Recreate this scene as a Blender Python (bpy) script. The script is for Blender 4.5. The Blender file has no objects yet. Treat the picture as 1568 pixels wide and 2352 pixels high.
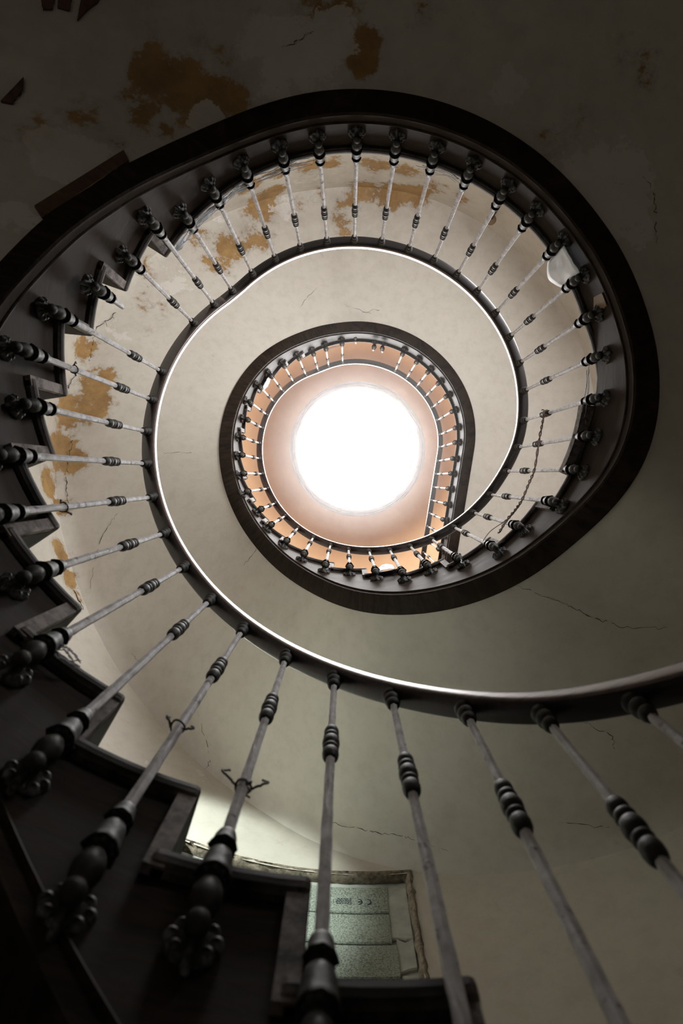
import bpy, bmesh, math, random
from mathutils import Vector, Matrix, noise
random.seed(7)
D = bpy.data
COL = bpy.context.scene.collection
PI = math.pi
def rad(a): return a * PI / 180

# ------------------------------------------------------------------ helpers
def link(o, parent=None):
    COL.objects.link(o)
    if parent: o.parent = parent
    return o
def obj(name, verts, faces, mat, parent=None, smooth=False, loc=None):
    me = D.meshes.new(name); me.from_pydata(verts, [], faces)
    bm = bmesh.new(); bm.from_mesh(me); bmesh.ops.recalc_face_normals(bm, faces=bm.faces); bm.to_mesh(me); bm.free()
    if smooth:
        for p in me.polygons: p.use_smooth = True
    if mat: me.materials.append(mat)
    o = link(D.objects.new(name, me), parent)
    if loc: o.location = loc
    return o
def tag(o, label=None, cat=None, group=None, kind=None):
    if label: o['label'] = label
    if cat: o['category'] = cat
    if group: o['group'] = group
    if kind: o['kind'] = kind
    return o
def empty(name, loc, label, cat, group=None):
    o = D.objects.new(name, None); COL.objects.link(o); o.location = loc; o.empty_display_size = .1
    return tag(o, label, cat, group)
class MB:
    def __init__(s): s.v = []; s.f = []
    def add(s, vs, fs):
        n = len(s.v); s.v += [tuple(v) for v in vs]; s.f += [tuple(i + n for i in f) for f in fs]
    def loft(s, rings, closed=True, caps=True):
        n = len(s.v); m = len(rings[0])
        for r in rings: s.v += [tuple(p) for p in r]
        for i in range(len(rings) - 1):
            for j in range(m if closed else m - 1):
                k = (j + 1) % m
                s.f.append((n + i*m + j, n + i*m + k, n + (i+1)*m + k, n + (i+1)*m + j))
        if caps and closed:
            s.f.append(tuple(n + j for j in range(m))); s.f.append(tuple(n + (len(rings)-1)*m + j for j in range(m)))
    def lathe(s, prof, seg=20, origin=(0,0,0), axis='z'):
        rings = []
        for r, z in prof:
            ring = []
            for j in range(seg):
                a = 2*PI*j/seg
                p = (r*math.cos(a), r*math.sin(a), z)
                if axis == 'x': p = (p[2], p[0], p[1])
                ring.append((p[0]+origin[0], p[1]+origin[1], p[2]+origin[2]))
            rings.append(ring)
        s.loft(rings)
    def tube(s, pts, r, seg=8, caps=True):
        pts = [Vector(p) for p in pts]; rings = []
        up = Vector((.13, .21, .97))
        for i, p in enumerate(pts):
            t = (pts[min(i+1, len(pts)-1)] - pts[max(i-1, 0)]).normalized()
            u = t.cross(up)
            if u.length < 1e-3: u = t.cross(Vector((1, 0, 0)))
            u.normalize(); w = t.cross(u)
            rr = r(i/(len(pts)-1)) if callable(r) else r
            rings.append([p + (u*math.cos(2*PI*j/seg) + w*math.sin(2*PI*j/seg))*rr for j in range(seg)])
        s.loft(rings, True, caps)
    def build(s, name, mat, parent=None, smooth=False, loc=None): return obj(name, s.v, s.f, mat, parent, smooth, loc)
def autosmooth(o, ang=40):
    for p in o.data.polygons: p.use_smooth = True
    bm = bmesh.new(); bm.from_mesh(o.data)
    for e in bm.edges:
        e.smooth = not (len(e.link_faces) == 2 and e.calc_face_angle(0) > rad(ang))
    bm.to_mesh(o.data); bm.free()
    return o

# ------------------------------------------------------------------ materials
def nt(name):
    m = D.materials.new(name); m.use_nodes = True
    n = m.node_tree; b = n.nodes['Principled BSDF']
    return m, n, b
def N(n, t, **kw):
    x = n.nodes.new(t)
    for k, v in kw.items():
        if k.startswith('in_'):
            key = k[3:]; key = int(key) if key.isdigit() else key
            x.inputs[key].default_value = v
        else: setattr(x, k, v)
    return x
def coords(n): return N(n, 'ShaderNodeTexCoord').outputs['Object']
def noise_tex(n, co, scale, detail=4, rough=.55, dist=0.):
    t = N(n, 'ShaderNodeTexNoise'); t.inputs['Scale'].default_value = scale; t.inputs['Detail'].default_value = detail
    t.inputs['Roughness'].default_value = rough; t.inputs['Distortion'].default_value = dist
    n.links.new(co, t.inputs['Vector']); return t.outputs['Fac']
def ramp(n, fac, a, b, c0=(0,0,0,1), c1=(1,1,1,1), interp='LINEAR'):
    r = N(n, 'ShaderNodeValToRGB'); r.color_ramp.interpolation = interp
    r.color_ramp.elements[0].position = a; r.color_ramp.elements[1].position = b
    r.color_ramp.elements[0].color = c0; r.color_ramp.elements[1].color = c1
    n.links.new(fac, r.inputs[0]); return r.outputs['Color']
def mix(n, fac, a, b):
    x = N(n, 'ShaderNodeMix', data_type='RGBA')
    for s, v in ((x.inputs[0], fac), (x.inputs[6], a), (x.inputs[7], b)):
        if hasattr(v, 'is_linked') or hasattr(v, 'links'): n.links.new(v, s)
        else: s.default_value = v if not isinstance(v, tuple) or len(v) == 4 else (*v, 1)
    return x.outputs[2]
def math_(n, op, a, b=None, clamp=False):
    x = N(n, 'ShaderNodeMath', operation=op); x.use_clamp = clamp
    for i, v in enumerate((a, b)):
        if v is None: continue
        if hasattr(v, 'links'): n.links.new(v, x.inputs[i])
        else: x.inputs[i].default_value = v
    return x.outputs[0]
def bump(n, b, h, strength=.3, dist=.004):
    x = N(n, 'ShaderNodeBump'); x.inputs['Strength'].default_value = strength; x.inputs['Distance'].default_value = dist
    n.links.new(h, x.inputs['Height']); n.links.new(x.outputs[0], b.inputs['Normal'])
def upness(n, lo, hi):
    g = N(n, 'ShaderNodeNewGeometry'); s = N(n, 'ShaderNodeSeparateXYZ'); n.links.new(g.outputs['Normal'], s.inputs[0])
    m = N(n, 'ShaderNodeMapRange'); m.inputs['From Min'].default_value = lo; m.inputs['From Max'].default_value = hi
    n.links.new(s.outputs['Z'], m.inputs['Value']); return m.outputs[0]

def plaster(name, base, base2, ochre=(.43,.255,.085), stain_attr=True, patch=.0, crack=False, dirt=(.2,.16,.12)):
    m, n, b = nt(name); co = coords(n); L = n.links.new
    c = mix(n, ramp(n, noise_tex(n, co, 1.1, 5, .6), .35, .7), (*base, 1), (*base2, 1))
    c = mix(n, math_(n, 'MULTIPLY', ramp(n, noise_tex(n, co, 14, 5, .7), .45, .75), .18), c, (*dirt, 1))
    h = noise_tex(n, co, 38, 4, .65)
    if stain_attr:
        at = N(n, 'ShaderNodeAttribute', attribute_name='stain'); sp = N(n, 'ShaderNodeSeparateColor'); L(at.outputs['Color'], sp.inputs[0])
        # red: bare ochre plaster, ragged;  green: pale fresh plaster;  blue: brown grime
        ns = math_(n, 'ADD', math_(n, 'MULTIPLY', noise_tex(n, co, 6.5, 7, .72), .95), math_(n, 'MULTIPLY', noise_tex(n, co, 27, 3, .6), .2))
        red = ramp(n, math_(n, 'ADD', math_(n, 'MULTIPLY', sp.outputs[0], .50), ns), .80, .85)
        oc = mix(n, ramp(n, noise_tex(n, co, 9, 4, .7), .35, .65), (*ochre, 1), (ochre[0]*.62, ochre[1]*.55, ochre[2]*.5, 1))
        edge = ramp(n, math_(n, 'ADD', math_(n, 'MULTIPLY', sp.outputs[0], .50), ns), .72, .80)
        c = mix(n, math_(n, 'MULTIPLY', edge, .25), c, (*dirt, 1))
        c = mix(n, math_(n, 'MULTIPLY', red, .92), c, oc)
        gr = ramp(n, math_(n, 'ADD', math_(n, 'MULTIPLY', sp.outputs[1], .62), ns), .80, .83)
        c = mix(n, math_(n, 'MULTIPLY', gr, .8), c, (min(1, base[0]*1.12), min(1, base[1]*1.14), min(1, base[2]*1.2), 1))
        bl = math_(n, 'MULTIPLY', sp.outputs[2], ramp(n, noise_tex(n, co, 6, 4, .6), .3, .7))
        c = mix(n, math_(n, 'MULTIPLY', bl, .8), c, (*dirt, 1))
    if crack:
        dv = N(n, 'ShaderNodeVectorMath', operation='MULTIPLY_ADD'); dv.inputs[1].default_value = (.16,.16,.16)
        nz = N(n, 'ShaderNodeTexNoise'); nz.inputs['Scale'].default_value = 5; nz.inputs['Detail'].default_value = 7; L(co, nz.inputs['Vector'])
        L(nz.outputs['Color'], dv.inputs[0]); L(co, dv.inputs[2])
        vo = N(n, 'ShaderNodeTexVoronoi', feature='DISTANCE_TO_EDGE'); vo.inputs['Scale'].default_value = 1.9; L(dv.outputs[0], vo.inputs['Vector'])
        cm = math_(n, 'MULTIPLY', ramp(n, vo.outputs['Distance'], .0015, .006, (1,1,1,1), (0,0,0,1)), ramp(n, noise_tex(n, co, 2.1, 3), .56, .64))
        c = mix(n, math_(n, 'MULTIPLY', cm, .75), c, (.05,.035,.025,1))
        sv = N(n, 'ShaderNodeTexVoronoi', feature='F1'); sv.inputs['Scale'].default_value = 16; L(dv.outputs[0], sv.inputs['Vector'])
        spk = math_(n, 'MULTIPLY', ramp(n, sv.outputs['Distance'], .03, .10, (1,1,1,1), (0,0,0,1)), ramp(n, noise_tex(n, co, 3.3, 4), .55, .62))
        c = mix(n, math_(n, 'MULTIPLY', spk, .6), c, (.09,.06,.04,1))
    L(c, b.inputs['Base Color']); b.inputs['Roughness'].default_value = .85; b.inputs['Specular IOR Level'].default_value = .25
    bump(n, b, h, .25, .003)
    return m
M_soff = plaster('aged_plaster', (.64,.60,.54), (.57,.53,.47))
M_wall = plaster('wall_plaster', (.62,.58,.51), (.54,.495,.43))
M_orange = plaster('orange_limewash', (.43,.295,.175), (.33,.205,.115), stain_attr=False, dirt=(.36,.16,.07))

def wood(name, c0, c1, rough, dust=.0, scale=30, spec=.5, dustc=(.42,.40,.40), under=False, wear=0.):
    m, n, b = nt(name); co = coords(n); L = n.links.new
    mp = N(n, 'ShaderNodeMapping'); mp.inputs['Scale'].default_value = (1, 1, 5); L(co, mp.inputs[0])
    f = noise_tex(n, mp.outputs[0], scale, 6, .6, .6)
    c = mix(n, ramp(n, f, .35, .68), (*c0, 1), (*c1, 1))
    if dust:
        du = math_(n, 'MULTIPLY', upness(n, .25, .8), math_(n, 'MULTIPLY', ramp(n, noise_tex(n, co, 22, 5, .7), .3, .6), dust))
        c = mix(n, du, c, (*dustc, 1))
        r = math_(n, 'ADD', math_(n, 'MULTIPLY', du, .4), rough, True); L(r, b.inputs['Roughness'])
    else:
        L(math_(n, 'ADD', math_(n, 'MULTIPLY', f, .3), rough - .12), b.inputs['Roughness'])
    if wear:
        g = N(n, 'ShaderNodeNewGeometry'); e_ = math_(n, 'MULTIPLY', ramp(n, g.outputs['Pointiness'], .54, .60), ramp(n, noise_tex(n, co, 25, 4, .7), .3, .6))
        c = mix(n, math_(n, 'MULTIPLY', e_, wear), c, (.30,.25,.23,1))
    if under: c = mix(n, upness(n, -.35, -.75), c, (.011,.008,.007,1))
    L(c, b.inputs['Base Color']); b.inputs['Specular IOR Level'].default_value = spec
    bump(n, b, f, .18, .002)
    return m
M_string = wood('dark_varnished_wood', (.015,.011,.009), (.038,.026,.019), .6, 0, 14, .05)
M_stringbot = wood('sooty_wood', (.014,.011,.010), (.03,.02,.017), .6, 0, 20)
M_tread = wood('dark_tread_wood', (.007,.0058,.005), (.016,.011,.009), .65, .8, 26, .08, wear=.75)
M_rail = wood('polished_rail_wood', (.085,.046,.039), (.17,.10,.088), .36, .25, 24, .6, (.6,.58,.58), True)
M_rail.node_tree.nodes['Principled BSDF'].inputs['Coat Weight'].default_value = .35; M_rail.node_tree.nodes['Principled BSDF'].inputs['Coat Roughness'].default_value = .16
M_floor = wood('stone_dust_floor', (.16,.15,.13), (.22,.2,.18), .8, 0, 4)
M_lath = wood('lath_wood', (.07,.036,.02), (.13,.07,.04), .8, 0, 20)

def iron(name, c0, c1, chip, rough, dust, sc=60, edge=0.):
    m, n, b = nt(name); co = coords(n); L = n.links.new
    oi = N(n, 'ShaderNodeObjectInfo'); ad = N(n, 'ShaderNodeVectorMath', operation='ADD'); L(co, ad.inputs[0]); L(oi.outputs['Location'], ad.inputs[1]); co2 = ad.outputs[0]
    c = mix(n, ramp(n, noise_tex(n, co2, sc, 4, .6), .35, .65), (*c0, 1), (*c1, 1))
    ch = ramp(n, noise_tex(n, co2, 34, 6, .75), .58, .64)
    c = mix(n, math_(n, 'MULTIPLY', ch, .85), c, (*chip, 1))
    du = math_(n, 'MULTIPLY', upness(n, .2, .75), math_(n, 'MULTIPLY', ramp(n, noise_tex(n, co2, 45, 4, .7), .25, .55), dust))
    c = mix(n, du, c, (.62,.61,.62,1))
    if edge:
        g = N(n, 'ShaderNodeNewGeometry'); e_ = math_(n, 'MULTIPLY', ramp(n, g.outputs['Pointiness'], .55, .63), ramp(n, noise_tex(n, co2, 70, 3, .6), .35, .6))
        c = mix(n, math_(n, 'MULTIPLY', e_, edge), c, (.45,.44,.44,1))
    L(c, b.inputs['Base Color']); b.inputs['Roughness'].default_value = rough; b.inputs['Specular IOR Level'].default_value = .28
    bump(n, b, noise_tex(n, co2, 120, 5, .7), .5, .0015)
    return m
M_shaft = iron('grey_painted_iron', (.60,.59,.61), (.36,.34,.35), (.07,.04,.03), .6, .3, 42, .35)
M_cast = iron('blackened_cast_iron', (.014,.0135,.012), (.025,.022,.019), (.04,.028,.016), .6, .75, 60, .75)
def simple(name, col, rough=.7, metal=0., noisy=.25, sc=40):
    m, n, b = nt(name); co = coords(n)
    c = mix(n, ramp(n, noise_tex(n, co, sc, 5, .6), .3, .7), (*col, 1), (col[0]*(1-noisy), col[1]*(1-noisy), col[2]*(1-noisy), 1))
    n.links.new(c, b.inputs['Base Color']); b.inputs['Roughness'].default_value = rough; b.inputs['Metallic'].default_value = metal
    bump(n, b, noise_tex(n, co, sc*2, 5), .3, .002)
    return m
M_ring = simple('grey_painted_moulding', (.20,.185,.22), .7, 0, .2, 12)
M_block = None
def block_mat():
    m, n, b = nt('breeze_block'); co = coords(n); L = n.links.new
    g = noise_tex(n, co, 170, 3, .75); c = mix(n, ramp(n, g, .36, .58), (.11,.125,.10,1), (.38,.415,.355,1))
    c = mix(n, math_(n, 'MULTIPLY', ramp(n, noise_tex(n, co, 7, 4), .4, .7), .4), c, (.36,.38,.31,1))
    L(c, b.inputs['Base Color']); b.inputs['Roughness'].default_value = .95; bump(n, b, g, .8, .004); return m
M_block = block_mat()
M_mortar = simple('pale_mortar', (.52,.53,.48), .9, 0, .3, 18)
M_crumb = simple('crumbled_lime_plaster', (.33,.27,.20), .95, 0, .75, 60)
M_ink = simple('block_ink', (.03,.04,.05), .8)
M_wire = simple('rusty_wire', (.05,.04,.035), .6)
M_string_cord = simple('brown_twine', (.13,.085,.06), .85)
M_web = simple('dusty_cobweb', (.75,.76,.8), .9, 0, .3, 60)
M_cloth = simple('white_plastic_sheet', (.82,.84,.9), .6, 0, .15, 30)
M_card = simple('brown_card', (.22,.14,.08), .8, 0, .2, 12)
m, n, b = nt('bright_frosted_glass'); M_sky = m
b.inputs['Base Color'].default_value = (.8,.85,.9,1); b.inputs['Emission Color'].default_value = (1.0,.985,.97,1)
SKY_STRENGTH = 42.
b.inputs['Emission Strength'].default_value = SKY_STRENGTH

# ------------------------------------------------------------------ plan of the stair
def table(pts):
    def f(x):
        if x <= pts[0][0]: return pts[0][1]
        for (a, u), (c, w) in zip(pts, pts[1:]):
            if x <= c: return u + (w-u)*(x-a)/(c-a)
        return pts[-1][1]
    return f
def smoothed(f, h, k=7): return lambda x: sum(f(x + h*(2*i/(k-1) - 1)) for i in range(k))/k
rail = smoothed(table([(20,.62),(40,.78),(53,.89),(69.3,1.032),(222,3.09),(372,3.10),(383,3.17),(401,3.24),(419,3.36),(436,3.60),(453,3.84),(471,4.14),
    (489,4.45),(507,4.76),(526,5.05),(545,5.32),(563,5.58),(582,5.90),(598,6.2),(603,6.25),(1000,6.25)]), 5)
sbot = smoothed(table([(30,-.55),(85,.17),(184,1.455),(193,1.59),(201,1.69),(210,1.81),(220,1.925),(228,2.005),(238,2.068),(248,2.088),(325,2.09),(341,2.06),(348,2.045),(356,2.01),(365,1.98),(374,1.958),(381,1.972),(386,2.0),(392,2.06),(400,2.13),(410,2.18),(421,2.26),(431,2.36),(445,2.52),(455,2.68),(466,2.93),
    (477,3.16),(488,3.4),(505,3.7),(519,3.9),(533,4.08),(550,4.3),(565,4.5),(577,4.66),(590,4.86),(601,5.0),(618,5.12),(640,5.13),(1000,5.13)]), 5)
LV1, LV2 = 2.31, 5.46
T_END = 728.7
def center(th):
    k = max(rail(min(th, T_END)) - 3.1, 0)
    return Vector((.0444 + .0197*k, -.3137 + .0015*k, 0))
def radius(th):
    a = rad(th)
    return .7395*(1 + .0133*math.cos(2*a) - .0003*math.sin(2*a) + .0081*math.cos(3*a) + .0005*math.sin(3*a))
def plan(th, dR=0., z=0.):
    t = min(th, T_END); a = rad(t); u = Vector((math.cos(a), math.sin(a), 0))
    p = center(t) + u*(radius(t) + dR)
    if th > T_END:
        p += Vector((-math.sin(a), math.cos(a), 0))*(rad(th - T_END)*.74)
    p.z = z; return p
WC = Vector((.06, -.31, 0)); RW = 1.80
def wall_d(th, R=RW):                       # offset from the railing line out to the wall
    t = min(th, T_END); a = rad(t); u = Vector((math.cos(a), math.sin(a), 0))
    d = plan(th) - WC; b_ = d.dot(u); c_ = d.dot(d) - R*R
    return -b_ + math.sqrt(max(b_*b_ - c_, 0))
def frange(a, b, step):
    k = max(1, math.ceil((b-a)/step - 1e-6)); return [a + (b-a)*i/k for i in range(k+1)]

steps1 = [(84.9 - 12.4*k, .551 - .174*k) for k in (4, 3, 2, 1)] + list(zip([84.9,96.2,107.8,120.3,133.2,146.5,159.2,171.6,185.8,199.2], [.570,.716,.868,1.038,1.230,1.412,1.58,1.752,1.94,2.131]))
steps2 = list(zip([392,407,421.5,434.5,447,459,470,481,492,503,514.5,526,538,550,561.5,572.5,583], [LV1 + .175*(k+1) for k in range(17)]))
TH_L1, TH_F2, TH_L2 = 212.5, 392., 594.
TR = .034                                   # tread thickness
IN_T, IN_S, OUT_S = .014, .030, .105        # tread end, string face, string back (offsets from the railing line)

# ------------------------------------------------------------------ stain masks (world-space spots of bare or dirty plaster)
STAINS = [(-0.46,-1.16,2.08,0.13,0,0.62),(-0.57,-1.19,2.06,0.09,0,0.62),(-0.36,-1.14,2.09,0.08,0,0.6),(-0.41,-1.25,2.09,0.09,0,0.5),(-0.59,-1.09,2.03,0.08,0,0.5),(-0.42,-1.07,2.07,0.07,0,0.5),(-0.72,-1.0,1.95,0.09,0,0.5),(-0.8,-0.95,1.9,0.07,0,0.45),(-0.64,-0.94,1.96,0.05,0,0.5),(-0.85,-0.88,1.85,0.08,0,0.3),(-0.6,-1.02,2.0,0.06,0,0.55),(-0.52,-1.0,2.03,0.03,0,0.7),(-0.56,-1.32,2.08,0.16,0,0.25),(0.06,-1.29,2.1,0.05,0,0.75),(0.05,-1.23,2.1,0.05,0,0.75),(-0.07,-1.39,2.1,0.1,0,0.55),(-0.26,-1.37,2.1,0.05,0,0.45),(0.26,-1.38,2.1,0.08,0,0.25),(0.59,-1.09,2.1,0.11,0,0.29),(0.68,-1.14,2.1,0.09,0,0.3),(0.78,-1.27,2.1,0.11,0,0.29),(0.89,-1.22,2.1,0.09,0,0.27),(0.53,-1.16,2.1,0.07,0,0.25),(0.66,-0.99,2.1,0.08,0,0.25),(0.82,-1.11,2.1,0.08,0,0.25),(0.34,-1.32,2.1,0.08,0,0.25),(-0.73,-0.86,1.88,0.11,1,0.7),(-0.25,-1.3,2.1,0.08,1,0.7),(-0.15,-1.24,2.1,0.12,1,0.7),(-0.2,-1.16,2.1,0.08,1,0.6),(-0.05,-1.31,2.1,0.08,1,0.6),(-0.41,-1.05,2.07,0.05,1,0.6),(-0.79,-0.89,1.88,0.06,1,0.6),(0.5,-1.15,2.1,0.07,1,0.5),(0.79,-0.84,2.1,0.16,1,0.6),(-0.82,-0.63,1.69,0.09,1,0.5),(-1.04,-1.73,3.75,0.1,1,0.5),(-0.46,-1.15,2.08,0.21,2,0.4),(-0.63,-1.26,2.05,0.26,2,0.35),(0.66,-1.16,2.1,0.3,2,0.25),(-0.83,-1.0,1.92,0.2,2,0.3),(-0.9,-1.27,1.99,0.23,2,0.35),(-1.67,-0.81,4.36,0.11,0,0.65),(-1.56,-0.61,4.31,0.12,0,0.75),(-1.56,-0.44,4.24,0.12,0,0.75),(-1.72,-0.38,4.19,0.11,0,0.75),(-1.73,-0.16,4.09,0.12,0,0.8),(-1.63,-0.09,4.09,0.09,0,0.7),(-1.71,0.04,3.9,0.1,0,0.75),(-1.66,0.19,3.95,0.08,0,0.7),(-1.59,0.42,3.77,0.08,0,0.75),(-1.51,0.56,3.7,0.07,0,0.7),(-1.46,0.66,3.68,0.06,0,0.5),(-1.33,-1.35,4.66,0.12,0,0.45),(-1.28,-1.1,4.58,0.12,0,0.5),(-1.33,-1.01,4.53,0.09,0,0.4),(-1.02,-1.68,4.87,0.12,0,0.5),(-0.93,-1.5,4.85,0.14,0,0.5),(-0.79,-1.62,4.94,0.16,0,0.6),(-0.64,-1.73,5.01,0.13,0,0.55),(-0.61,-1.96,5.03,0.14,0,0.75),(-0.52,-2.01,4.95,0.11,0,0.75),(-0.66,-1.96,4.74,0.11,0,0.6),(-0.77,-1.91,4.68,0.09,0,0.4),(-0.42,-2.04,4.68,0.12,0,0.6),(-0.28,-2.08,4.72,0.12,0,0.65),(-0.1,-2.1,4.68,0.12,0,0.6),(-0.24,-2.07,5.1,0.1,0,0.45),(0.05,-2.05,5.13,0.11,0,0.5),(0.19,-2.1,4.72,0.12,0,0.6),(0.14,-2.11,5.11,0.13,0,0.6),(0.37,-2.08,5.12,0.15,0,0.7),(0.52,-2.05,5.05,0.13,0,0.65),(0.65,-2.01,4.88,0.11,0,0.55),(0.43,-2.07,4.77,0.12,0,0.55),(0.81,-1.95,4.91,0.09,0,0.5),(-0.02,-1.85,5.14,0.11,0,0.5),(-0.02,-1.99,5.14,0.08,0,0.45),(-0.37,-1.98,5.1,0.08,0,0.4),(-1.48,-0.94,4.47,0.11,1,0.4),(-1.65,-0.61,4.3,0.08,1,0.3),(-1.17,-1.31,4.69,0.18,1,0.4),(-0.9,-1.83,4.87,0.12,1,0.5),(-0.29,-2.08,4.96,0.13,1,0.3),(-0.46,-1.94,5.08,0.13,1,0.4),(-0.72,1.31,3.02,0.23,1,0.3),(-0.73,-1.91,4.99,0.29,2,0.4),(-1.7,-0.25,4.14,0.29,2,0.35),(0.17,-2.1,5.03,0.55,2,0.4),(1.86,-0.26,4.48,0.17,2,0.4)]
def stain(me, mw=None):
    at = me.color_attributes.new('stain', 'FLOAT_COLOR', 'POINT')
    for i, v in enumerate(me.vertices):
        c = [0, 0, 0]
        for (x, y, z, r, k, s) in STAINS:
            d = math.sqrt((v.co.x-x)**2 + (v.co.y-y)**2 + (v.co.z-z)**2)/r
            if d < 1.6: c[k] = max(c[k], s*max(0, min(1, 1.45 - d*.9)))
        at.data[i].color = (*c, 1)


# ------------------------------------------------------------------ stair pieces
def tread(parent, t0, t1, z, name='tread', over=0., last=False):
    mb = MB(); rings = []
    ths = frange(t0 - over, t1, 3.)
    for t in ths:
        w = wall_d(t) - .004
        e = .007
        prof = [(IN_T+e, z-TR), (IN_T+.001, z-TR+e), (IN_T, z-TR/2), (IN_T+.001, z-e), (IN_T+e, z), (w, z), (w, z-TR)]
        fl = .022*max(0, 1 - abs(t - 360)/14)**.7 if name == 'floor_boards' and t < 392 else 0
        rings.append([plan(t, d + (fl if d < .1 else 0), zz) for d, zz in prof])
    mb.loft(rings); o = mb.build(name, M_tread, parent)
    bv = o.modifiers.new('edge', 'BEVEL'); bv.width = .006; bv.segments = 2; bv.limit_method = 'ANGLE'; bv.angle_limit = rad(60)
    return o
def riser(parent, t, z0, z1):
    mb = MB(); rings = []
    for tt in (t + .12, t + 1.9):
        w = wall_d(tt) - .004
        rings.append([plan(tt, IN_T+.003, z0), plan(tt, IN_T+.003, z1), plan(tt, w, z1), plan(tt, w, z0)])
    mb.loft(rings); return mb.build('riser', M_tread, parent)
def string_piece(parent, t0, t1, topf, name='string'):
    """curved cut string: face, flat underside and back, its top following topf"""
    mb = MB(); bot = MB(); rings = []
    ths = sorted(set(frange(t0, t1, 2.) + [x for s, _ in STEPS_ALL for x in (s - .001, s + .001) if t0 < x < t1]))
    for t in ths:
        zb = sbot(t); zt = max(topf(t), zb + .03)
        rings.append([plan(t, IN_S, zt), plan(t, IN_S, zb + .006), plan(t, IN_S + .006, zb), plan(t, OUT_S - .004, zb), plan(t, OUT_S, zb + .004), plan(t, OUT_S, zt)])
    mb.loft(rings); o = mb.build(name, M_string, parent)
    return autosmooth(o, 35)
STEPS_ALL = steps1 + steps2 + [(TH_L1, LV1), (TH_L2, LV2)]
def stringtop(t):
    z = steps1[0][1] - .17
    for s, l in STEPS_ALL:
        if t >= s: z = max(z, l)
    return z - TR + .002
def beading(parent, t0, t1):
    """slim moulding along the lower edge of the string face"""
    mb = MB(); rings = []
    for t in frange(t0, t1, 2.):
        z = sbot(t) + .045; e = .006
        rings.append([plan(t, IN_S + .002, z - e), plan(t, IN_S - e*.7, z - e*.7), plan(t, IN_S - e, z), plan(t, IN_S - e*.7, z + e*.7), plan(t, IN_S + .002, z + e)])
    mb.loft(rings); return autosmooth(mb.build('string_bead', M_string, parent), 60)
def soffit(parent, t0, t1, name='soffit'):
    vs = []; fs = []; ths = frange(t0, t1, 1.5); nr = 40
    for t in ths:
        w = wall_d(t) + .01; z = sbot(t) + .012
        for j in range(nr + 1):
            s = j/nr; d = OUT_S - .012 + (w - OUT_S + .012)*s
            q_ = max(0, 1 - (w - d)/.10); zz = z - .035*q_*q_      # soft cove against the wall
            p = plan(t, d, zz)
            p.z += .006*noise.noise(p*1.7) + .0025*noise.noise(p*6)
            vs.append(p)
    m_ = nr + 1
    for i in range(len(ths) - 1):
        for j in range(nr): fs.append((i*m_+j, i*m_+j+1, (i+1)*m_+j+1, (i+1)*m_+j))
    o = obj(name, [tuple(v) for v in vs], fs, M_soff, parent, True); stain(o.data); return o

def make_flight(name, label, steps, t0, t1, zl):
    root = empty(name, (0,0,0), label, 'staircase')
    nx = [s for s, _ in steps[1:]] + [t1]
    pz = steps[0][1] - .172
    for (t, z), e in zip(steps, nx):
        tread(root, t, e + 1.5, z); riser(root, t, pz - (TR if pz > -.3 else 0) , z - TR); pz = z
    riser(root, t1, pz - TR, zl - TR)
    string_piece(root, t0, t1, stringtop); beading(root, t0, t1)
    soffit(root, t0, t1)
    return root
flight1 = make_flight('stair_flight', 'lower dark wooden winding flight rising from the foreground up the left side', steps1, steps1[0][0], TH_L1, LV1)
flight2 = make_flight('stair_flight', 'upper dark wooden winding flight curling from the right round to the skylight storey', steps2, TH_F2, TH_L2, LV2)
def make_landing(label, t0, t1, z, over):
    root = empty('stair_landing', (0,0,0), label, 'landing')
    tread(root, t0, t1, z, 'floor_boards', over)
    string_piece(root, t0, t1, stringtop); beading(root, t0, t1); soffit(root, t0, t1)
    return root
T_STOP = 858.
landing1 = make_landing('curved first landing with dark edge across the top of the picture', TH_L1, TH_F2, LV1, 0)
landing2 = make_landing('topmost landing under the skylight with a straight right edge', TH_L2, T_STOP, LV2, 0)
# projecting end board where the upper flight leaves the first landing
mb = MB(); rings = []
for t in frange(366, 384, 3):
    z = LV1 + .004; rings.append([plan(t, -.012, z-.03), plan(t, -.014, z+.004), plan(t, .10, z+.004), plan(t, .10, z-.03)])
mb.loft(rings); mb.build('end_board', M_tread, landing1)

# ------------------------------------------------------------------ balustrades
def lathe_mesh(name, prof, mat, seg=20):
    mb = MB(); mb.lathe(prof, seg); me = D.meshes.new(name); me.from_pydata(mb.v, [], mb.f)
    for p in me.polygons: p.use_smooth = len(p.vertices) == 4
    me.materials.append(mat); return me
ME_TOP = lathe_mesh('top_collar', [(.0150,.006),(.0165,.0),(.0168,-.008),(.0150,-.013),(.0122,-.016),(.0122,-.018),(.0146,-.021),(.0152,-.028),(.0138,-.036),(.0100,-.040),(.0100,-.042),(.0122,-.045),(.0124,-.050),(.0108,-.057),(.0068,-.062)], M_cast)
ME_KNOP = lathe_mesh('knop', [(.0072,.060),(.0102,.056),(.0120,.048),(.0120,.041),(.0108,.036),(.0086,.0335),(.0086,.0315),(.0118,.029),(.0126,.024),(.0118,.019),(.0094,.0165),(.0094,.0145),(.0124,.012),(.0136,.005),(.0137,-.002),(.0128,-.009),(.0098,-.0125),(.0098,-.0145),(.0122,-.017),(.0124,-.0215),(.0112,-.025),(.0092,-.027),(.0092,-.029),(.0118,-.032),(.0126,-.040),(.0120,-.049),(.0100,-.056),(.0074,-.060)], M_cast)
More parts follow.
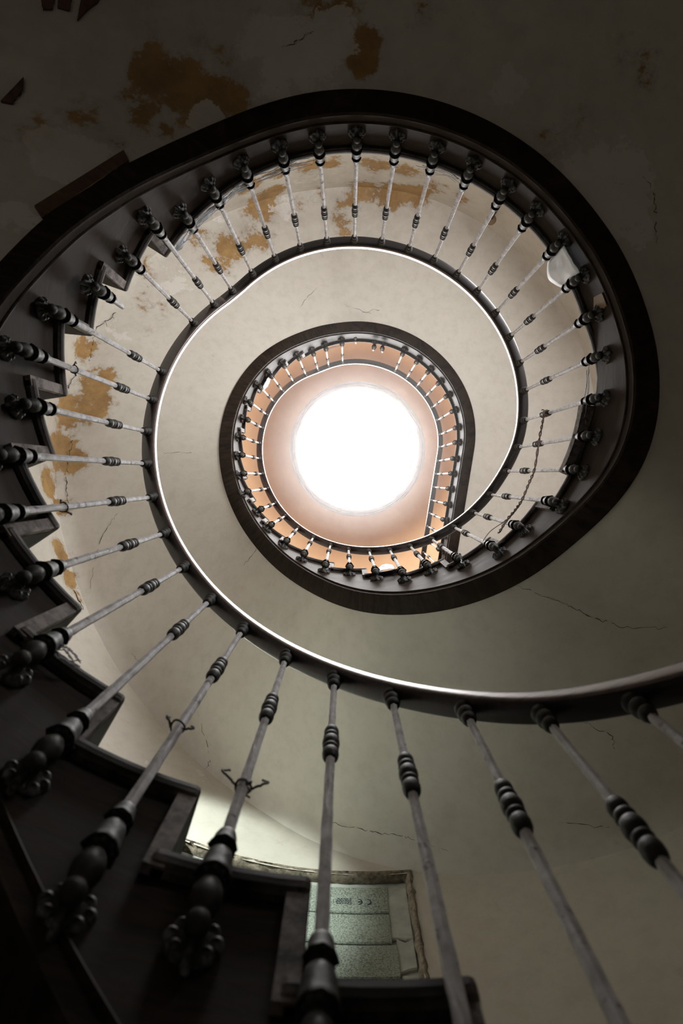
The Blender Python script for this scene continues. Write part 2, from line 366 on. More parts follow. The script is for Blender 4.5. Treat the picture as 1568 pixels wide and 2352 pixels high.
def bracket_mesh():
    mb = MB()
    prof = [(.0078,.030,0),(.0108,.0265,0),(.0126,.019,0),(.0132,.011,0),(.0148,.005,.5),(.0160,.0005,1),(.0152,-.001,1),(.0118,.005,0),(.0092,.003,0),(.0088,-.008,0),
        (.0098,-.011,0),(.0132,-.015,0),(.0154,-.024,0),(.0158,-.036,.2),(.0172,-.047,.6),(.0192,-.055,1),(.0184,-.0575,1),(.0136,-.050,.2),(.0102,-.051,0),(.0098,-.064,0),
        (.0122,-.069,0),(.0154,-.078,0),(.0162,-.089,0),(.0142,-.101,0),(.0098,-.109,0),(.0082,-.112,0),(.0112,-.116,0),(.0122,-.124,0),(.0100,-.132,0),(.0030,-.139,0)]
    seg = 28; rings = []
    for r, z, k in prof:
        rings.append([((r*(1 + .07*k*math.cos(7*2*PI*j/seg)))*math.cos(2*PI*j/seg), (r*(1 + .07*k*math.cos(7*2*PI*j/seg)))*math.sin(2*PI*j/seg), z - .0035*k*math.cos(7*2*PI*j/seg)) for j in range(seg)])
    mb.loft(rings)
    # arm into the string and scroll below it
    mb.tube([(.0,0,-.080),(.014,0,-.084),(.026,0,-.090),(.034,0,-.092)], lambda s: .011 - .002*s, 10)
    mb.tube([(.006,0,-.132),(.016,0,-.146),(.024,0,-.150),(.030,0,-.142),(.028,0,-.132),(.022,0,-.132)], lambda s: .006 - .003*s, 8)
    me = D.meshes.new('bracket'); me.from_pydata(mb.v, [], mb.f)
    for p in me.polygons: p.use_smooth = len(p.vertices) == 4
    me.materials.append(M_cast); return me
ME_BRK = bracket_mesh()
def rosette_mesh():
    mb = MB()
    mb.lathe([(.0005,-.016),(.007,-.014),(.010,-.008),(.020,-.006),(.026,-.002),(.027,.006)], 20, (.026,0,-.112), 'x')
    for k in range(8):
        a = 2*PI*k/8
        c = Vector((.022, .021*math.cos(a), -.112 + .021*math.sin(a)))
        mb.lathe([(.0005,-.006),(.005,-.004),(.0075,.0),(.0075,.006)], 8, tuple(c), 'x')
    me = D.meshes.new('rosette'); me.from_pydata(mb.v, [], mb.f)
    for p in me.polygons: p.use_smooth = len(p.vertices) == 4
    me.materials.append(M_cast); return me
ME_ROS = rosette_mesh()
def shaft_mesh(Lz):
    """fluted bar, slightly thicker below"""
    seg = 12; rings = []; mb = MB(); off = random.random()*50
    for i in range(41):
        s = i/40; z = -.03 - (Lz - .045)*s; r = .0062 + .0016*s
        rg = []
        for j in range(seg):
            a = 2*PI*j/seg; f = r*(1 - .12*(j % 2)) + .0011*max(0, noise.noise(Vector((j*1.3, z*34, off))))+ .0005*noise.noise(Vector((j*2.3, z*90, off)))
            rg.append((f*math.cos(a), f*math.sin(a), z))
        rings.append(rg)
    mb.loft(rings); me = D.meshes.new('baluster'); me.from_pydata(mb.v, [], mb.f)
    me.materials.append(M_shaft); return me
def level_at(th):
    z = steps1[0][1]
    for s, l in STEPS_ALL:
        if s <= th - 5.6: z = max(z, l)
    return z
def sub(name, me, parent, loc):
    o = D.objects.new(name, me); COL.objects.link(o); o.parent = parent; o.location = loc; return o
def baluster(root, th, mode='full', tilt=0.):
    zt = rail(th); zb = level_at(th) - .006
    Lz = zt - zb
    p = plan(th, 0, zt)
    if mode == 'full':
        o = D.objects.new('baluster', shaft_mesh(Lz))
    else:                                   # broken off just above its base
        mb = MB(); mb.lathe([(.0078, -Lz + .11), (.0082, -Lz + .02)], 16); mb.lathe([(.003, -Lz + .122), (.0075, -Lz + .108)], 8)
        me = D.meshes.new('baluster_stub'); me.from_pydata(mb.v, [], mb.f); me.materials.append(M_shaft)
        o = D.objects.new('baluster_stub', me); o['label'] = 'broken baluster stub without its upper bar'
    COL.objects.link(o); o.parent = root; o.location = p
    o.rotation_euler = (tilt*random.uniform(-1, 1), tilt*random.uniform(-1, 1), rad(min(th, T_END)))
    if mode == 'full':
        sub('top_collar', ME_TOP, o, (0,0,0)); sub('knop', ME_KNOP, o, (0,0,-.345))
    k = sub('bracket', ME_BRK, o, (0,0,-Lz)); k.rotation_euler.z = random.uniform(-.15, .15)
    sub('rosette', ME_ROS, o, (0,0,-Lz))
    return o
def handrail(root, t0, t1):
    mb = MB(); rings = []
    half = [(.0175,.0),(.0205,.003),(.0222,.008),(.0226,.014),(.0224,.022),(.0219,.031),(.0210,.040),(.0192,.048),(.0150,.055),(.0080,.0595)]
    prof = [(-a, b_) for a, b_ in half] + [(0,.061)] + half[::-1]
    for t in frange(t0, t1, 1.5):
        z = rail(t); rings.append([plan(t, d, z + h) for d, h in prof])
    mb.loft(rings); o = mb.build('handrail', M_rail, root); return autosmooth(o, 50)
B1 = [42.5,51.5,60.3,69.3,77.6,86.8,95.4,103.9,113.1,121.8,130.9,139.9,149.4,158.4,167.4,176.9,186.1,205.2,214.6]
BL1 = [222.6,231.7,241.0,250.4,259.8,269.3,278.8,288.6,298.1,307.7,316.8,326.5,335.9,345.4,354.9,365.0,374.2,383.0]
B2 = [392.7,401.3,410,419.3,427.8,436,444.6,453.6,462.1,471.1,480.2,489.4,498.2,507.6,516.6,525.8,535.1,544.8,553.7,563.3,572.5,582,591.7,600.8]
BL2 = [608.9,619.1,657.7,667.3,676.6,686,695.1,704.7,714.8,723.4]
def balustrade(label, ths, t0, t1, stubs=()):
    root = empty('balustrade', (0,0,0), label, 'railing')
    handrail(root, t0, t1)
    for t in ths: baluster(root, t, tilt=.004)
    for t in stubs: baluster(root, t, 'stub', .06)
    return root
r1 = balustrade('lowest stretch of balustrade with thick grey iron bars rising through the foreground and left', B1, 38, 218.5, [195.5])
r2 = balustrade('level stretch of grey iron balustrade round the first landing at the top', BL1, 218.5, 388)
r3 = balustrade('stretch of balustrade climbing the upper flight from right, under and left of the skylight', B2, 388, 605)
bl2s = BL2 + [T_END + 4.5 + 9.4*k for k in range(13)]
r4 = balustrade('topmost balustrade with broken gaps round the skylight and a straight run at right', bl2s, 605, T_STOP, [629.3, 638.5, 648])

# ------------------------------------------------------------------ shell
FLOOR_Z = -.32
def polar_wall(name, z0, z1, mat, dz=.05, da=2.0, hole=None, thick=.07, stains=True):
    vs = []; fs = []; na = int(360/da); zs = frange(z0, z1, dz); nz = len(zs)
    for i in range(na):
        a = rad(i*da)
        for z in zs:
            p = WC + Vector((math.cos(a), math.sin(a), 0))*RW; p.z = z
            k = .006*noise.noise(p*1.3) + .002*noise.noise(p*5)
            p += Vector((math.cos(a), math.sin(a), 0))*k
            vs.append(tuple(p))
    for i in range(na):
        for j in range(nz - 1):
            k = (i+1) % na
            if hole and hole((i+.5)*da, (zs[j]+zs[j+1])/2): continue
            fs.append((i*nz+j, k*nz+j, k*nz+j+1, i*nz+j+1))
    o = obj(name, vs, fs, mat, None, True)
    if stains: stain(o.data)
    tag(o, kind='structure'); return o
H_A0, H_A1, H_Z0, H_Z1 = 84.6, 112., .9, 2.485
def hole(a, z):
    q1 = .15*noise.noise(Vector((z*9, 3, 0))); q2 = .01*noise.noise(Vector((a*.6, 7, 0)))
    return H_A0 + q1 < a < H_A1 and H_Z0 < z < H_Z1 + q2
wall = polar_wall('wall_stairwell', FLOOR_Z, 5.30, M_wall, .02, .5, hole)
# the crumbled reveal of the blocked opening
def reveal():
    mb = MB()
    pts = [(H_A0, z) for z in frange(H_Z0, H_Z1, .02)] + [(a, H_Z1) for a in frange(H_A0, H_A1, .6)][1:] + [(H_A1, z) for z in frange(H_Z0, H_Z1, .03)][::-1][1:]
    rings = []
    for a, z in pts:
        ring = []
        ca, cz = (H_A0+H_A1)/2, (H_Z0+H_Z1)/2
        for k, (grow, dr) in enumerate([(.46, -.001), (.30, -.006), (.05, -.004), (-.22, .010), (-.32, .030), (.2, .055)]):
            nn = noise.noise(Vector((a*.7, z*19, k*.5))) + .8*noise.noise(Vector((a*2.7, z*70, k*1.3)))
            aa, zz = a, z
            if a == H_A0: aa = a - (grow + nn*.30)
            elif a == H_A1: aa = a + (grow + nn*.30)
            if z == H_Z1 or (z == max(p[1] for p in pts)): zz = z + (grow*.8 + nn*.35)*.026
            p = WC + Vector((math.cos(rad(aa)), math.sin(rad(aa)), 0))*(RW + dr + .004*nn); p.z = zz
            ring.append(p)
        rings.append(ring)
    mb.loft(rings, False, False); return mb
opening = empty('blocked_opening', tuple(WC + Vector((0, RW, H_Z0))), 'blocked-up wall opening of grey-green breeze blocks behind the lowest visible steps', 'blocked window')
def at_open(o): o.parent = opening; o.matrix_parent_inverse = Matrix.Translation(opening.location).inverted(); return o
at_open(reveal().build('crumbled_edge', M_crumb, None, True))
def wall_pt(a, z, dr): 
    p = WC + Vector((math.cos(rad(a)), math.sin(rad(a)), 0))*(RW + dr); p.z = z; return p
def patch(name, a0, a1, z0, z1, dr, th, mat, jag=0.):
    mb = MB(); rings = []
    for a in frange(a0, a1, 1.0):
        e0 = jag*noise.noise(Vector((a*2, z0*9, 1))); e1 = jag*noise.noise(Vector((a*2, z1*9, 5)))
        rings.append([wall_pt(a, z0+e0, dr+th), wall_pt(a, z0+e0, dr+.004), wall_pt(a, z0+.004+e0, dr), wall_pt(a, z1-.004+e1, dr), wall_pt(a, z1+e1, dr+.004), wall_pt(a, z1+e1, dr+th)])
    mb.loft(rings); return at_open(mb.build(name, mat, None, False))
patch('mortar_backing', H_A0-2, H_A1+2, H_Z0-.05, H_Z1+.06, .040, .03, M_mortar)
rows = [1.985 + .155*k for k in (-7,-6,-5,-4,-3,-2,-1,0,1,2)]
for i, z in enumerate(rows):
    cut = 86.9 - (.5 if i % 2 else 0) + (.5 if i == 9 else 0)
    patch('breeze_block', cut + .3, 111, z, z + .146, .024, .02, M_block)
# smeared mortar at the side of the blocks
for (a0, a1, z0, z1) in [(85.0,87.2,2.16,2.44),(85.0,86.7,2.02,2.15),(85.0,86.5,1.88,2.0)]:
    patch('mortar_smear', a0, a1, z0, z1, .028, .02, M_mortar, .02)
# CE mark, the block lies upside down
def arc_ink(mb, ca, cz, r, a0, a1, w):
    pts = [wall_pt(ca - math.degrees(r*math.cos(rad(t))/RW), cz + r*math.sin(rad(t)), .0225) for t in frange(a0, a1, 15)]
    for p, q_ in zip(pts, pts[1:]):
        d = (q_-p); up = Vector((p.x-WC.x, p.y-WC.y, 0)).normalized(); s = d.cross(up).normalized()*w/2
        mb.add([p-s, q_-s, q_+s, p+s], [(0,1,2,3)])
mb = MB()
arc_ink(mb, 90.55, 2.352, .014, -85, 85, .004); arc_ink(mb, 89.55, 2.352, .014, -85, 85, .004)
a0 = 90.55
p0, p1 = wall_pt(a0, 2.352, .0225), wall_pt(a0 - math.degrees(.014/RW), 2.352, .0225)
mb.add([p0 - Vector((0,0,.002)), p1 - Vector((0,0,.002)), p1 + Vector((0,0,.002)), p0 + Vector((0,0,.002))], [(0,1,2,3)])
for r_ in range(4):
    a = 91.3
    while a < 92.9:
        l_ = random.uniform(.12, .3); z = 2.338 + .009*r_
        mb.add([wall_pt(a, z, .0225), wall_pt(a + l_, z, .0225), wall_pt(a + l_, z + .0045, .0225), wall_pt(a, z + .0045, .0225)], [(0,1,2,3)]); a += l_ + random.uniform(.06, .14)
ce = at_open(mb.build('printed_mark', M_ink)); ce['label'] = 'upside-down CE mark and small print stamped on a block'

# upper storey: limewashed drum rising into a coved ceiling round the skylight
SKY_Z = 9.0; SC = Vector((.146, -.348, 0)); SR = .805
vs = []; fs = []; na = 120
prof = [(1.80, 5.13), (1.80, 6.0), (1.80, 7.0), (1.80, 7.35)]
for i in range(1, 25):
    s = i/24*PI/2; prof.append((.86 + .94*max(0, math.cos(s))**.9, 7.35 + 1.57*math.sin(s)))
for i in range(na):
    a = 2*PI*i/na
    for r, z in prof:
        k = max(0, (z - 7.35)/(SKY_Z - 7.35)); c = WC.lerp(SC, min(1, k)); vs.append((c.x + r*math.cos(a), c.y + r*math.sin(a), z))
m_ = len(prof)
fw = [((i*m_+j), ((i+1) % na)*m_+j, ((i+1) % na)*m_+j+1, i*m_+j+1) for i in range(na) for j in range(3)]
fc = [((i*m_+j), ((i+1) % na)*m_+j, ((i+1) % na)*m_+j+1, i*m_+j+1) for i in range(na) for j in range(3, m_-1)]
def submesh(fs):
    used = sorted({i for f in fs for i in f}); mp = {v: k for k, v in enumerate(used)}
    return [vs[i] for i in used], [tuple(mp[i] for i in f) for f in fs]
tag(obj('wall_upper', *submesh(fw), M_orange, None, True), kind='structure')
tag(obj('ceiling', *submesh(fc), M_orange, None, True), kind='structure')
win = D.objects.new('window_1', None); COL.objects.link(win); win.location = (SC.x, SC.y, SKY_Z); tag(win, kind='structure')
mb = MB()
rings = []
for i in range(96):
    a = 2*PI*i/96; u = Vector((math.cos(a), math.sin(a), 0))
    pr = [(.875,-.02),(.875,-.085),(.862,-.112),(.848,-.115),(.842,-.105),(.826,-.105),(.820,-.116),(.796,-.118),(.788,-.112),(.787,-.02),(.84,-.005)]
    rings.append([u*r + Vector((0,0,z)) for r, z in pr])
rings.append(rings[0]); mb.loft(rings, True, False); autosmooth(mb.build('window_frame', M_ring, win), 35)
mb = MB(); ring = [(.83*math.cos(2*PI*i/96), .83*math.sin(2*PI*i/96), .02) for i in range(96)]
mb.add(ring, [tuple(range(96))]); mb.build('window_pane', M_sky, win)

mb = MB(); mb.add([(WC.x + 2.1*math.cos(2*PI*i/64), WC.y + 2.1*math.sin(2*PI*i/64), FLOOR_Z) for i in range(64)], [tuple(range(64))])
tag(mb.build('floor', M_floor), kind='structure')
def haze():  # thin scattering volume added to imitate the bloom round the skylight
    m = D.materials.new('glare_haze'); m.use_nodes = True; n = m.node_tree; n.nodes.clear()
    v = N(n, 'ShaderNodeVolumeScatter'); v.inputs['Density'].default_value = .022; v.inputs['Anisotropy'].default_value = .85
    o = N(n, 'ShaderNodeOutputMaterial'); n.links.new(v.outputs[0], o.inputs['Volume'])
    mb = MB(); mb.lathe([(.98, 4.6), (.98, 8.85)], 48); ob = mb.build('glare_haze', m); ob.location = (.12, -.33, 0)
    tag(ob, 'faint added haze imitating glare in the upper stairwell below the skylight', 'haze', kind='stuff')
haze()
def onto(th, z, dR): return plan(th, dR, z)
def curve_pts(pts, k=8, jit=0.):
    out = []
    P = [Vector(p) for p in pts]
    for i in range(len(P)-1):
        a, b_, c, d = P[max(i-1,0)], P[i], P[i+1], P[min(i+2, len(P)-1)]
        for j in range(k):
            t = j/k
            q_ = .5*((2*b_) + (c-a)*t + (2*a-5*b_+4*c-d)*t*t + (3*b_-a-3*c+d)*t**3)
            out.append(q_ + Vector([random.uniform(-jit, jit) for _ in range(3)]))
    return out + [P[-1]]
# twisted twine hanging from a knop down to the foot of a later baluster
base = curve_pts([onto(364.2, 2.73, -.016), onto(367.5, 2.705, -.020), onto(373.4, 2.69, -.022), onto(382.7, 2.624, -.016), onto(387.8, 2.585, -.018), onto(393.6, 2.52, -.02), onto(397.4, 2.50, -.02), onto(401.6, 2.48, -.022), onto(406, 2.435, -.018)], 10)
mb = MB()
for ph in (0, PI):
    mb.tube([p + Vector((math.cos(i*.9+ph), math.sin(i*.9+ph), .4*math.sin(i*.5+ph)))*(.0034 if i > 2 else .0065) for i, p in enumerate(base)], .0024, 6)
mb.tube(curve_pts([onto(401.6, 2.48, -.022), onto(407, 2.47, -.035), onto(411, 2.44, -.03)], 6), .0014, 5)
mb.lathe([(.012,.006),(.0148,.003),(.0148,-.003),(.012,-.006)], 14, tuple(onto(364.9, rail(365)-.368, 0)))
tag(mb.build('twine', M_string_cord, None, True), 'twisted brown twine strung slantwise from one baluster to the next feet at right', 'twine')
def wire_tie(th, z, size, label, seed):
    random.seed(seed); mb = MB(); c = plan(th, 0, z)
    ring = [c + Vector((math.cos(a)*.0102, math.sin(a)*.0102, .003*math.sin(2*a))) for a in [2*PI*i/14 for i in range(15)]]
    mb.tube(ring, .0016, 6)
    t = rad(th + 90); T = Vector((math.cos(t), math.sin(t), 0)); n_ = Vector((math.cos(rad(th)), math.sin(rad(th)), 0))
    full = size
    for sgn in (-1, 1):
        size = full*random.choice((.45, .6, 1.0, 1.15))
        a0 = c + T*.010*sgn
        mb.tube(curve_pts([a0, a0 + T*.4*size*sgn + Vector((0,0,.15*size)) - n_*.2*size, a0 + T*.75*size*sgn + Vector((0,0,.55*size)) - n_*.25*size, a0 + T*.45*size*sgn + Vector((0,0,1.0*size))- n_*.1*size], 6, .0006), .0017, 6)
    for k in range(5):
        a0 = c + T*random.uniform(-1, 1)*.012; mb.tube(curve_pts([a0, a0 + Vector([random.uniform(-1, 1)*size*.35 for _ in range(3)]), a0 + Vector([random.uniform(-1, 1)*size*.5 for _ in range(3)])], 5), .0014, 5)
    tag(mb.build('wire_tie', M_wire, None, True), label, 'wire', 'wire scraps tied round balusters')
wire_tie(113.1, .976, .026, 'rusty hooked wire tied round a baluster in front of the lower left steps', 3)
wire_tie(103.9, .857, .026, 'rusty wire bow twisted round the baluster left of the brightest wall patch', 5)
wire_tie(176.9, 1.764, .013, 'thin wire loop round a baluster near the middle of the left edge', 8)
wire_tie(149.4, 1.435, .013, 'frayed wire loop round a baluster beside ochre plaster at far left', 9)
# dusty webs and sheeting
def web(th0, th1, label, seed, z0=None, n_=9, sheet=True, sp_=.035):
    random.seed(seed); mb = MB()
    zf = lambda t: (level_at(t) if z0 is None else z0)
    for k in range(n_):
        a = random.uniform(th0, th0 + (th1-th0)*.4); b_ = random.uniform(th1 - (th1-th0)*.4, th1)
        za, zb = zf(a) + random.uniform(-sp_, sp_*.3), zf(b_) + random.uniform(-sp_, sp_*.3)
        mb.tube(curve_pts([onto(a, za, random.uniform(-.008, .010)), onto((a+b_)/2, (za+zb)/2 - random.uniform(.0, .03), random.uniform(-.012, .006)), onto(b_, zb, random.uniform(-.008, .010))], 8, .0012), lambda s: .0006 + .0008*random.random(), 5)
    if sheet:
        for (u, v_) in [(th0, (th0*2+th1)/3), ((th0+th1)/2, th1)]:
            vs = []; fs = []; na_, nz_ = 10, 4
            for i in range(na_ + 1):
                t = u + (v_-u)*i/na_
                sag = math.sin(PI*i/na_)
                for j in range(nz_ + 1):
                    h = zf(t) + .006 - (.014 + .016*abs(noise.noise(Vector((t*.7, j, seed)))))*j/nz_*(.4+sag)
                    vs.append(onto(t, h, .010 - .014*sag*(1 - j/nz_) + .004*noise.noise(Vector((t*2, j*.9, seed)))))
            for i in range(na_):
                for j in range(nz_): fs.append((i*(nz_+1)+j, (i+1)*(nz_+1)+j, (i+1)*(nz_+1)+j+1, i*(nz_+1)+j+1))
            mb.add(vs, fs)
    tag(mb.build('cobweb', M_web, None, True), label, 'cobweb', 'white cobwebs along the stair edge')
web(214.5, 231.5, 'white cobweb along the first landing edge nearest the top step corner', 11, LV1)
web(231.5, 241, 'white cobweb between baluster feet left of the topmost ones, next along the landing edge', 12, LV1)
web(241, 260, 'long thin cobweb strands above ochre plaster at the top left of the first landing', 13, LV1, 12, False)
web(608, 619, 'fine cobweb at the baluster feet just above left of the skylight', 14, LV2, 6, False)
web(126.5, 131.5, 'tangled bluish white cobweb round the baluster foot at lower left edge', 21, 1.015, 8, False, .014)
web(284, 299, 'stray cobweb strands joining baluster feet at the upper right of the first landing', 23, LV1, 6, False)
web(355, 375, 'cobweb strands at the baluster feet near the top end of the twine', 24, LV1, 6, False)
def sheet(name, t0, t1, za, zb, bulge, label, cat, mat):
    vs = []; fs = []; na_, nz_ = 14, 8
    for i in range(na_ + 1):
        for j in range(nz_ + 1):
            u, v_ = i/na_, j/nz_
            t = t0 + (t1-t0)*u; z = za + (zb-za)*v_ + .012*math.sin(PI*u)*(v_ - .5)*2
            vs.append(onto(t, z, .006 - bulge*math.sin(PI*u)*(.35+v_*.65) + .004*noise.noise(Vector((u*4, v_*4, za)))))
    for i in range(na_):
        for j in range(nz_): fs.append((i*(nz_+1)+j, (i+1)*(nz_+1)+j, (i+1)*(nz_+1)+j+1, i*(nz_+1)+j+1))
    o = obj(name, vs, fs, mat, None, True); sd = o.modifiers.new('thick', 'SOLIDIFY'); sd.thickness = .0015
    return tag(o, label, cat)
sheet('plastic_sheet', 327.6, 335.0, 2.165, 2.335, .022, 'crumpled white plastic sheet caught between baluster feet at upper right', 'plastic sheet', M_cloth)
sheet('plastic_sheet', 437.5, 443.5, level_at(442)-.06, level_at(442)+.035, .012, 'small white sheet scrap between baluster feet directly below the skylight', 'plastic sheet', M_cloth)
sheet('plastic_sheet', 564.5, 571.2, level_at(570)-.10, level_at(570)+.02, .006, 'pale bluish scrap between small baluster feet left of the skylight', 'plastic sheet', M_cloth)
def board(name, corners, thick, mat, label, cat, group=None):
    c = [Vector(p) for p in corners]; n_ = (c[1]-c[0]).cross(c[3]-c[0]).normalized()
    if n_.z > 0 and name != 'card': n_ = -n_
    k = 6; mb = MB(); vs = []
    rings = []; k = 14
    for i in range(k + 1):
        u = i/k; a = c[0].lerp(c[1], u); b_ = c[3].lerp(c[2], u)
        j = noise.noise(a*31)*.006 + noise.noise(a*90)*.003; w_ = (b_-a).normalized()
        rings.append([a + w_*j + n_*.001, b_ + w_*j*1.3 + n_*.001, b_ + n_*thick, a + n_*thick])
    mb.loft(rings); return tag(mb.build(name, mat), label, cat, group)
def son(x, y, z): return (x, y, z)
board('exposed_lath', [(-0.87,-1.354,2.017),(-0.862,-1.323,2.012),(-0.838,-1.327,2.019),(-0.835,-1.36,2.026)], .008, M_lath, 'short dark lath at the top left corner, leftmost of three side by side', 'lath', 'exposed laths in the soffit')
board('exposed_lath', [(-0.827,-1.362,2.029),(-0.823,-1.335,2.025),(-0.793,-1.331,2.032),(-0.79,-1.368,2.039)], .008, M_lath, 'short dark lath at the top left corner, middle of three side by side', 'lath', 'exposed laths in the soffit')
board('exposed_lath', [(-0.766,-1.373,2.045),(-0.773,-1.305,2.031),(-0.754,-1.334,2.042),(-0.715,-1.381,2.058)], .008, M_lath, 'wedge-shaped dark lath at the top left corner, rightmost of three', 'lath', 'exposed laths in the soffit')
board('exposed_lath', [(-0.927,-1.0,1.883),(-0.887,-1.09,1.933),(-0.883,-1.05,1.918),(-0.901,-0.998,1.891)], .008, M_lath, 'single dark lath showing at the left edge near the top', 'lath', 'exposed laths in the soffit')
board('exposed_lath', [(-0.776,-0.667,1.735),(-0.621,-0.902,1.952),(-0.604,-0.869,1.942),(-0.749,-0.631,1.716)], .008, M_lath, 'long brown lath lying along the outer edge of the dark string at upper left', 'lath', 'exposed laths in the soffit')
c = [plan(341.6, IN_S - .003, 2.125), plan(344.6, IN_S - .003, 2.12), plan(345.2, IN_S - .003, 2.18), plan(343.4, IN_S - .003, 2.215), plan(341.3, IN_S - .003, 2.19)]
o = obj('card', [tuple(p) for p in c], [(0,1,2,3,4)], M_card); sd = o.modifiers.new('thick', 'SOLIDIFY'); sd.thickness = .003; sd.offset = 0
tag(o, 'torn brown card stuck to the dark string beneath the plastic sheet at upper right', 'card')
# wall hook seen past the balusters
mb = MB(); a = math.degrees(math.atan2(-1.82-WC.y, 1.034-WC.x)) ; P0 = wall_pt(a, 4.80, .0); u = Vector((-math.cos(rad(a)), -math.sin(rad(a)), 0))
mb.tube([P0 + Vector((0,0,-.09)), P0 + u*.02 + Vector((0,0,-.09)), P0 + u*.05 + Vector((0,0,-.06)), P0 + u*.06 + Vector((0,0,.02))], .008, 8)
hook = empty('wall_hook', tuple(P0), 'small brown wall knob on a stem behind the balusters at upper right', 'hook')
def at_h(o): o.parent = hook; o.matrix_parent_inverse = Matrix.Translation(hook.location).inverted(); return o
at_h(mb.build('stem', M_wire, None, True))
mb = MB(); mb.lathe([(.006,.0),(.028,.004),(.036,.016),(.034,.034),(.022,.046),(.004,.050)], 16, tuple(P0 + u*.06 + Vector((0,0,.015)))); at_h(mb.build('knob', M_card, None, True))
# white thread dangling under a baluster foot
zt = level_at(419.3) - .12
mb = MB(); mb.tube(curve_pts([onto(419.3, zt, -.006), onto(418.9, zt-.03, -.002), onto(419.6, zt-.055, .002), onto(419.2, zt-.09, .0)], 6, .0008), .0017, 5)
mb.tube(curve_pts([onto(419.3, zt+.02, -.02), onto(418.2, zt+.01, -.024), onto(418.9, zt-.01, -.02)], 6), .0015, 5)
tag(mb.build('thread', M_web, None, True), 'pale thread dangling from the baluster foot below right of the skylight', 'thread')
CRACKS = [[(-1.417,0.718,3.632),(-1.492,0.596,3.681)],[(-1.628,0.31,3.969),(-1.609,0.195,3.959),(-1.649,0.069,4.013),(-1.661,-0.086,4.083),(-1.658,-0.219,4.141),(-1.738,-0.323,4.304)],[(-1.734,-0.42,4.327),(-1.712,-0.547,4.253),(-1.683,-0.662,4.308)],[(-1.625,-0.724,4.354),(-1.619,-0.841,4.397),(-1.603,-0.945,4.433),(-1.513,-1.052,4.503),(-1.473,-1.252,4.731),(-1.378,-1.386,4.874)],[(-1.378,-1.386,4.874),(-1.22,-1.51,4.744),(-1.075,-1.644,4.838),(-1.034,-1.737,5.209)],[(0.554,0.357,2.214),(0.694,0.408,2.182),(0.775,0.444,2.173),(0.88,0.477,2.156),(1.007,0.476,2.131)],[(0.89,-0.895,2.099),(0.918,-0.836,2.094),(0.922,-0.769,2.087),(0.924,-0.69,2.077)],[(-1.407,0.731,3.699),(-1.418,0.505,3.804),(-1.393,0.363,3.86),(-1.333,0.242,3.906),(-1.32,0.218,3.916)],[(-1.412,0.364,3.863),(-1.551,0.489,4.189),(-1.485,0.613,4.029)],[(-0.704,1.133,3.192),(-0.633,1.3,3.086),(-0.647,1.349,3.057)],[(-1.125,0.925,3.517),(-1.04,0.977,3.456),(-1.061,1.1,3.64)],[(-0.198,1.47,2.897),(-0.06,1.398,2.685),(0.061,1.386,2.611),(0.176,1.375,2.551),(0.272,1.371,2.506),(0.38,1.389,2.463)],[(1.634,-0.712,8.456),(1.157,-0.351,5.138),(1.856,-0.466,7.506)],[(-1.088,-0.138,4.071),(-0.917,-0.145,4.059),(-1.564,-0.371,8.202)],[(-0.016,-1.266,5.133),(0.178,-1.203,5.136),(0.527,-1.883,8.371)],[(0.114,-1.203,5.135),(0.243,-1.229,5.139),(0.497,-1.919,8.3)],[(-0.332,-1.228,5.036),(-0.301,-1.279,5.056),(-0.208,-1.385,5.1)],[(-0.511,0.45,3.392),(-0.445,0.362,3.393),(-0.996,0.791,8.418)],[(0.777,0.807,2.241),(0.874,0.86,2.227),(0.891,0.906,2.23)],[(0.749,1.203,2.315),(0.898,1.194,2.271)],[(-0.2,-1.269,2.096),(-0.136,-1.294,2.095),(-0.097,-1.318,2.095)],[(1.224,-1.68,4.143),(1.29,-1.622,4.187),(1.364,-1.546,4.333)]]
M_crack = simple('dark_crack', (.035,.025,.02), .95)
for c_i, pts in enumerate(CRACKS):
    random.seed(100 + c_i); mb = MB()
    P = curve_pts(pts, 9)
    P = [p + Vector([random.uniform(-1, 1)*.006 for _ in range(3)])*(0 if i in (0, len(P)-1) else 1) for i, p in enumerate(P)]
    big = .0030 if c_i < 5 else .0016
    mb.tube(P, lambda s_: big*(.25 + .75*random.random())*(1 - .6*abs(2*s_ - 1)), 5)
    if c_i in (0, 1, 2, 3, 4):
        for k in range(2):
            a_ = random.choice(P[2:-2]); v_ = Vector([random.uniform(-1, 1) for _ in range(3)])*.05
            mb.tube([a_, a_ + v_*.5 + Vector((0,0,.01)), a_ + v_], .0012, 5)
    o = mb.build('plaster_crack', M_crack, wall)
#EXTRAS

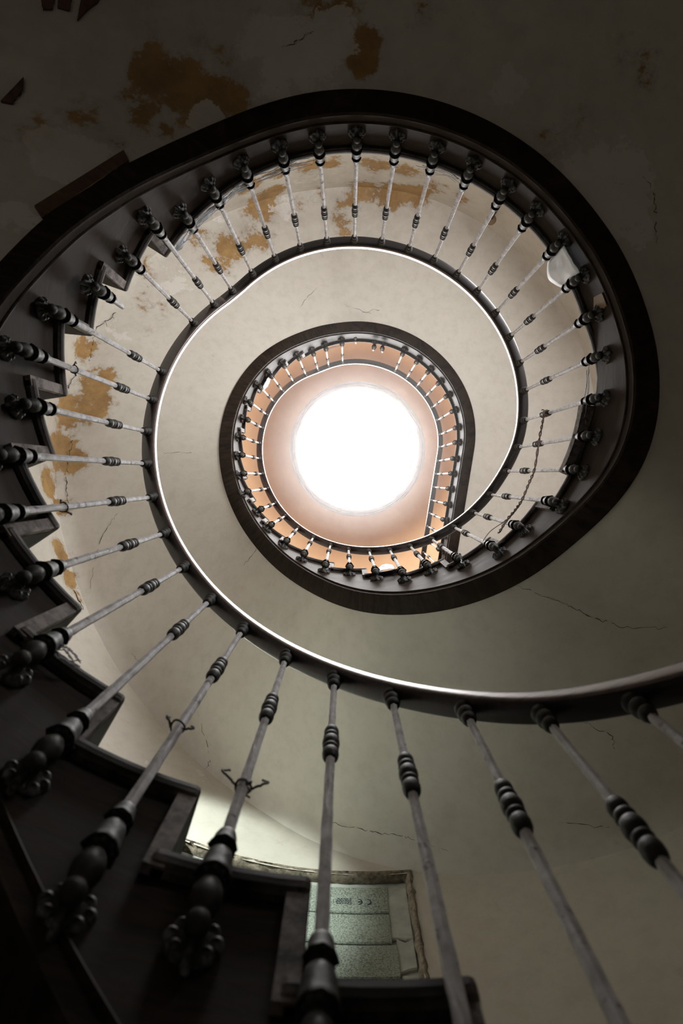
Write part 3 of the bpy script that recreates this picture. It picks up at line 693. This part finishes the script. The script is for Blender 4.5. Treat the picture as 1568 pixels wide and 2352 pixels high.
# ------------------------------------------------------------------ camera, world, light
def cam_axes(vp, f=1568.):
    z = Vector(((vp[0]-784)/f, -(vp[1]-1176)/f, 1)).normalized()
    x = (Vector((1,0,0)) - z*z.x).normalized(); y = z.cross(x); return x, y, z
X, Y, Z = cam_axes((794.69, 1093.12))
right = Vector((X[0], -Y[0], Z[0])); up = Vector((X[1], -Y[1], Z[1])); fwd = Vector((X[2], -Y[2], Z[2]))
cam = D.cameras.new('camera'); co = D.objects.new('camera', cam); COL.objects.link(co)
mw = Matrix.Identity(4)
for i in range(3): mw[i][0] = right[i]; mw[i][1] = up[i]; mw[i][2] = -fwd[i]
co.matrix_world = mw
cam.sensor_fit = 'HORIZONTAL'; cam.sensor_width = 24; cam.lens = 24; cam.clip_start = .02
cam.dof.use_dof = True; cam.dof.focus_distance = 3.2; cam.dof.aperture_fstop = 5.6
bpy.context.scene.camera = co
w = D.worlds.new('world'); bpy.context.scene.world = w; w.use_nodes = True
w.node_tree.nodes['Background'].inputs[0].default_value = (.6,.7,.8,1); w.node_tree.nodes['Background'].inputs[1].default_value = .0
def area(name, a, z, w_, h, power, col, rr=1.74, aim=0., tilt=0.):
    L = D.lights.new(name, 'AREA'); L.shape = 'RECTANGLE'; L.size = w_; L.size_y = h; L.energy = power; L.color = col
    o = D.objects.new(name, L); COL.objects.link(o)
    u = Vector((math.cos(rad(a)), math.sin(rad(a)), 0)); p = WC + u*rr; p.z = z; o.location = p
    d = -u; d = Matrix.Rotation(rad(aim), 3, 'Z') @ d; d.z = tilt
    o.rotation_euler = d.to_track_quat('-Z', 'Y').to_euler(); return o
area('landing_window_light', 322, 3.2, 1.0, 1.4, 84, (.975,.98,.99), 1.74)
o = area('flight_window_light', 152, 2.15, .5, .8, .3, (.95,1,.95), 1.70)
d = wall_pt(104, 2.75, 0) - o.location; o.rotation_euler = d.to_track_quat('-Z', 'Y').to_euler(); o.data.spread = rad(75)
area('ground_fill_light', 215, .9, .8, 1.6, 1.0, (1,.93,.84), 1.70, 0, .5)  # added fill lifting the landing soffit from below, no actual door
sl = D.lights.new('flight_window_beam', 'SPOT'); sl.energy = 190; sl.color = (.88,1,.95); sl.spot_size = rad(59); sl.spot_blend = .22; sl.shadow_soft_size = .05
o = D.objects.new('flight_window_beam', sl); COL.objects.link(o); o.location = (-1.24, .44, 2.2)
o.rotation_euler = Vector((.37, .92, .06)).to_track_quat('-Z', 'Y').to_euler()
#LIGHTS2
sc = bpy.context.scene
sc.view_settings.view_transform = 'Standard'
sc.cycles.max_bounces = 6; sc.cycles.diffuse_bounces = 5; sc.cycles.glossy_bounces = 2; sc.cycles.volume_bounces = 0
sc.cycles.use_light_tree = False; sc.cycles.use_adaptive_sampling = True; sc.cycles.adaptive_threshold = .03
sc.cycles.sample_clamp_indirect = 12; sc.cycles.use_denoising = True
